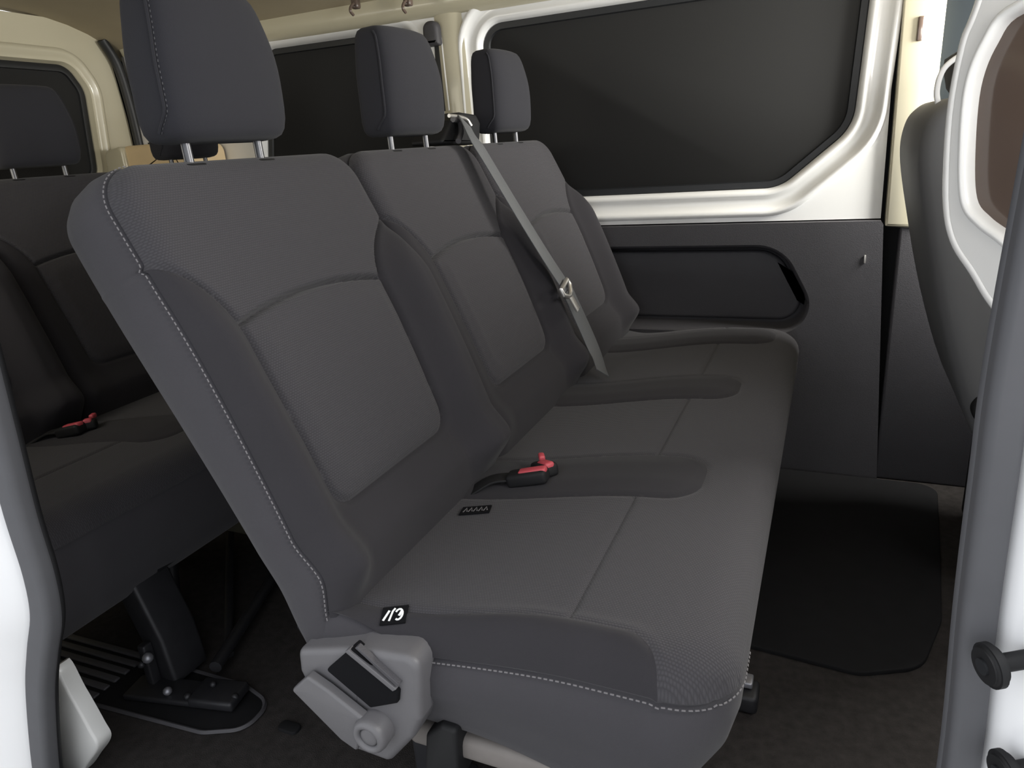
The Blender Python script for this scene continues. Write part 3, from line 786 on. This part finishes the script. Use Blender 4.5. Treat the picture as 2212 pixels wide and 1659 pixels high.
# ---- floor well around the rear anchor: rim, ribbed sill tread
well = rpoly([(-.98, .045), (-.43, .085), (-.365, .115), (-.365, .175), (-.44, .195), (-.98, .185)], [.01, .05, .035, .035, .05, .01], 6)
rim = prism('anchor_well', well, XY, .0045, -.01, BLK, None, bev=.002); rim.parent = floor
rimtop = ring('well_rim', [[XY(p.x, p.y, .003) for p in offset2(well, .006)], [XY(p.x, p.y, .008) for p in offset2(well, .003)], [XY(p.x, p.y, .007) for p in well], [XY(p.x, p.y, .004) for p in offset2(well, -.002)]], TRM, floor)
for i in range(6):
    box('tread_rib', (-.84, .075+.022*i, .0065), (.30, .014, .006), TRM, floor, bev=.003, rot=Matrix.Rotation(.03, 3, 'Z'))
cap = onz((625, 1570), .004)
prism('floor_plug', rpoly([(cap.x-.02, cap.y-.011), (cap.x+.02, cap.y-.011), (cap.x+.02, cap.y+.011), (cap.x-.02, cap.y+.011)], .008, 4), XY, .006, -.01, BLK, floor, bev=.002)

# ================================================================== FRONT: floor sheet, seats, partition
q = [(.36, .60), (.60, .58), (.70, .63), (.745, .78), (.765, .98), (.80, 1.375), (.36, 1.375)]
tag(prism('floor_sheet', rpoly(q, [.03, .06, .08, .10, .06, .05, .03], 8), XY, .009, .001, BLK, None, bev=.003), 'black sheet with rounded corners on the floor in front of the bench', 'floor mat')  # dark rounded sheet lying on the floor
def front_seat(name, y0, y1, dx, label):
    s = tag(empty(name, (.70+dx, (y0+y1)/2, 0)), label, 'car seat', 'front seats')
    hw = (y1-y0)/2
    pr = [(-.005, .40), (-.058, .56), (-.098, .72), (-.122, .84), (-.118, .905), (-.098, .935), (-.07, .945), (-.035, .93), (-.01, .88), (.02, .76), (.06, .60), (.11, .42), (.10, .36), (.03, .345)]
    o2 = dense([Vector((a+.03, b)) for a, b in pr])
    loops = []
    for (f, ins) in ((-1, .035), (-.985, .018), (-.95, .006), (-.88, 0), (.88, 0), (.95, .006), (.985, .018), (1, .035)):
        loops.append([Vector((p.x, f*hw, p.y)) for p in offset2(o2, -ins)])
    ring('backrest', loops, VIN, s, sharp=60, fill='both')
    hl = []
    for (z, sc) in ((.945, .55), (.950, .85), (.965, 1), (1.00, 1), (1.018, .9), (1.026, .6)):
        hl.append([Vector((-.005+x*sc+.02-(z-.96)*.25, y*(.6+.4*sc), z)) for (x, y) in rrect(.045, .12, .035, 5)])
    ring('headrest', hl, HRF, s, sharp=60, fill='both')
    sweep('headrest_pale_strip', smooth_path([(-.058, -.10, .925), (-.066, -.105, .958), (-.060, -.11, .992), (-.036, -.11, 1.012), (-.01, -.11, 1.018)], 6), rrect(.0045, .006, .003, 3), INK, s, upv=(0, 1, 0))  # pale curved strip along the headrest edge
    box('cushion', (.30, 0, .36), (.46, hw*1.9, .12), FAB, s, bev=.04, seg=5)
    box('seat_base', (.32, 0, .155), (.42, hw*1.5, .30), DPL, s, bev=.02)
    lathe('recliner_knob', [(.03, .02), (.03, .004), (.025, 0), (.008, -.002)], Vector((.06, -hw-.012, .42)), DPL, s)
    return s
front_seat('front_seat', .84, 1.30, .022, 'dark grey front seat seen from behind, pale strip on its headrest')
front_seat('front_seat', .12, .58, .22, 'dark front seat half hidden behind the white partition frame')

PP, PA = Vector((.622, .45, 0)), Vector((.70, -.71, 0)).normalized(); PN = Vector((-PA.y, PA.x, 0))*-1
def onp(p):
    d = Vector(ray(p)); C = Vector(CP); t = (PP-C).dot(PN)/d.dot(PN); q = C+d*t; return Vector(((q-PP).dot(PA), q.z))
pxs = [(2138, 655), (2098, 590), (2055, 520), (2040, 430), (2048, 250), (2075, 100), (2105, 20)]
ol = [onp(p) for p in pxs]
part = tag(empty('partition', PP+Vector((0, 0, .7))), 'white moulded partition frame with a brown tinted window at the right edge', 'partition')
po = ol+[ol[-1]+Vector((.03, .10)), ol[-1]+Vector((.09, .16)), Vector((.20, ol[-1].y+.17)), Vector((.20, ol[0].y-.05)), ol[0]+Vector((.04, -.03))]
pw = [(2165, 500), (2125, 470), (2096, 430), (2092, 330), (2104, 190), (2140, 95)]
il = [onp(p) for p in pw]
pi = il+[il[-1]+Vector((.025, .025)), Vector((.15, il[-1].y+.03)), Vector((.15, il[0].y-.025)), il[0]+Vector((.03, -.018))]
po, pi = dense(po), dense(pi)
Lp = lambda a, b, d: PA*a-PN*d+Vector((0, 0, b-.7))
holed('panel', po, [offset2(pi, .012)], Lp, .03, WHT, part)
ring('panel_edge', [[Lp(p.x, p.y, d) for p in offset2(po, o)] for (o, d) in ((-.006, -.0005), (-.004, -.002), (.001, -.001), (.005, .003), (.006, .010), (.004, .030))], WHT, part, sharp=60)
ring('window_rim', [[Lp(p.x, p.y, d) for p in offset2(pi, o)] for (o, d) in ((.013, .0), (.011, -.003), (.007, -.004), (.004, -.001), (.002, .004), (0, .016))], WHT, part, sharp=60)
prism('pane', offset2(pi, .003), Lp, .012, .018, BRN, part, bev=.001)
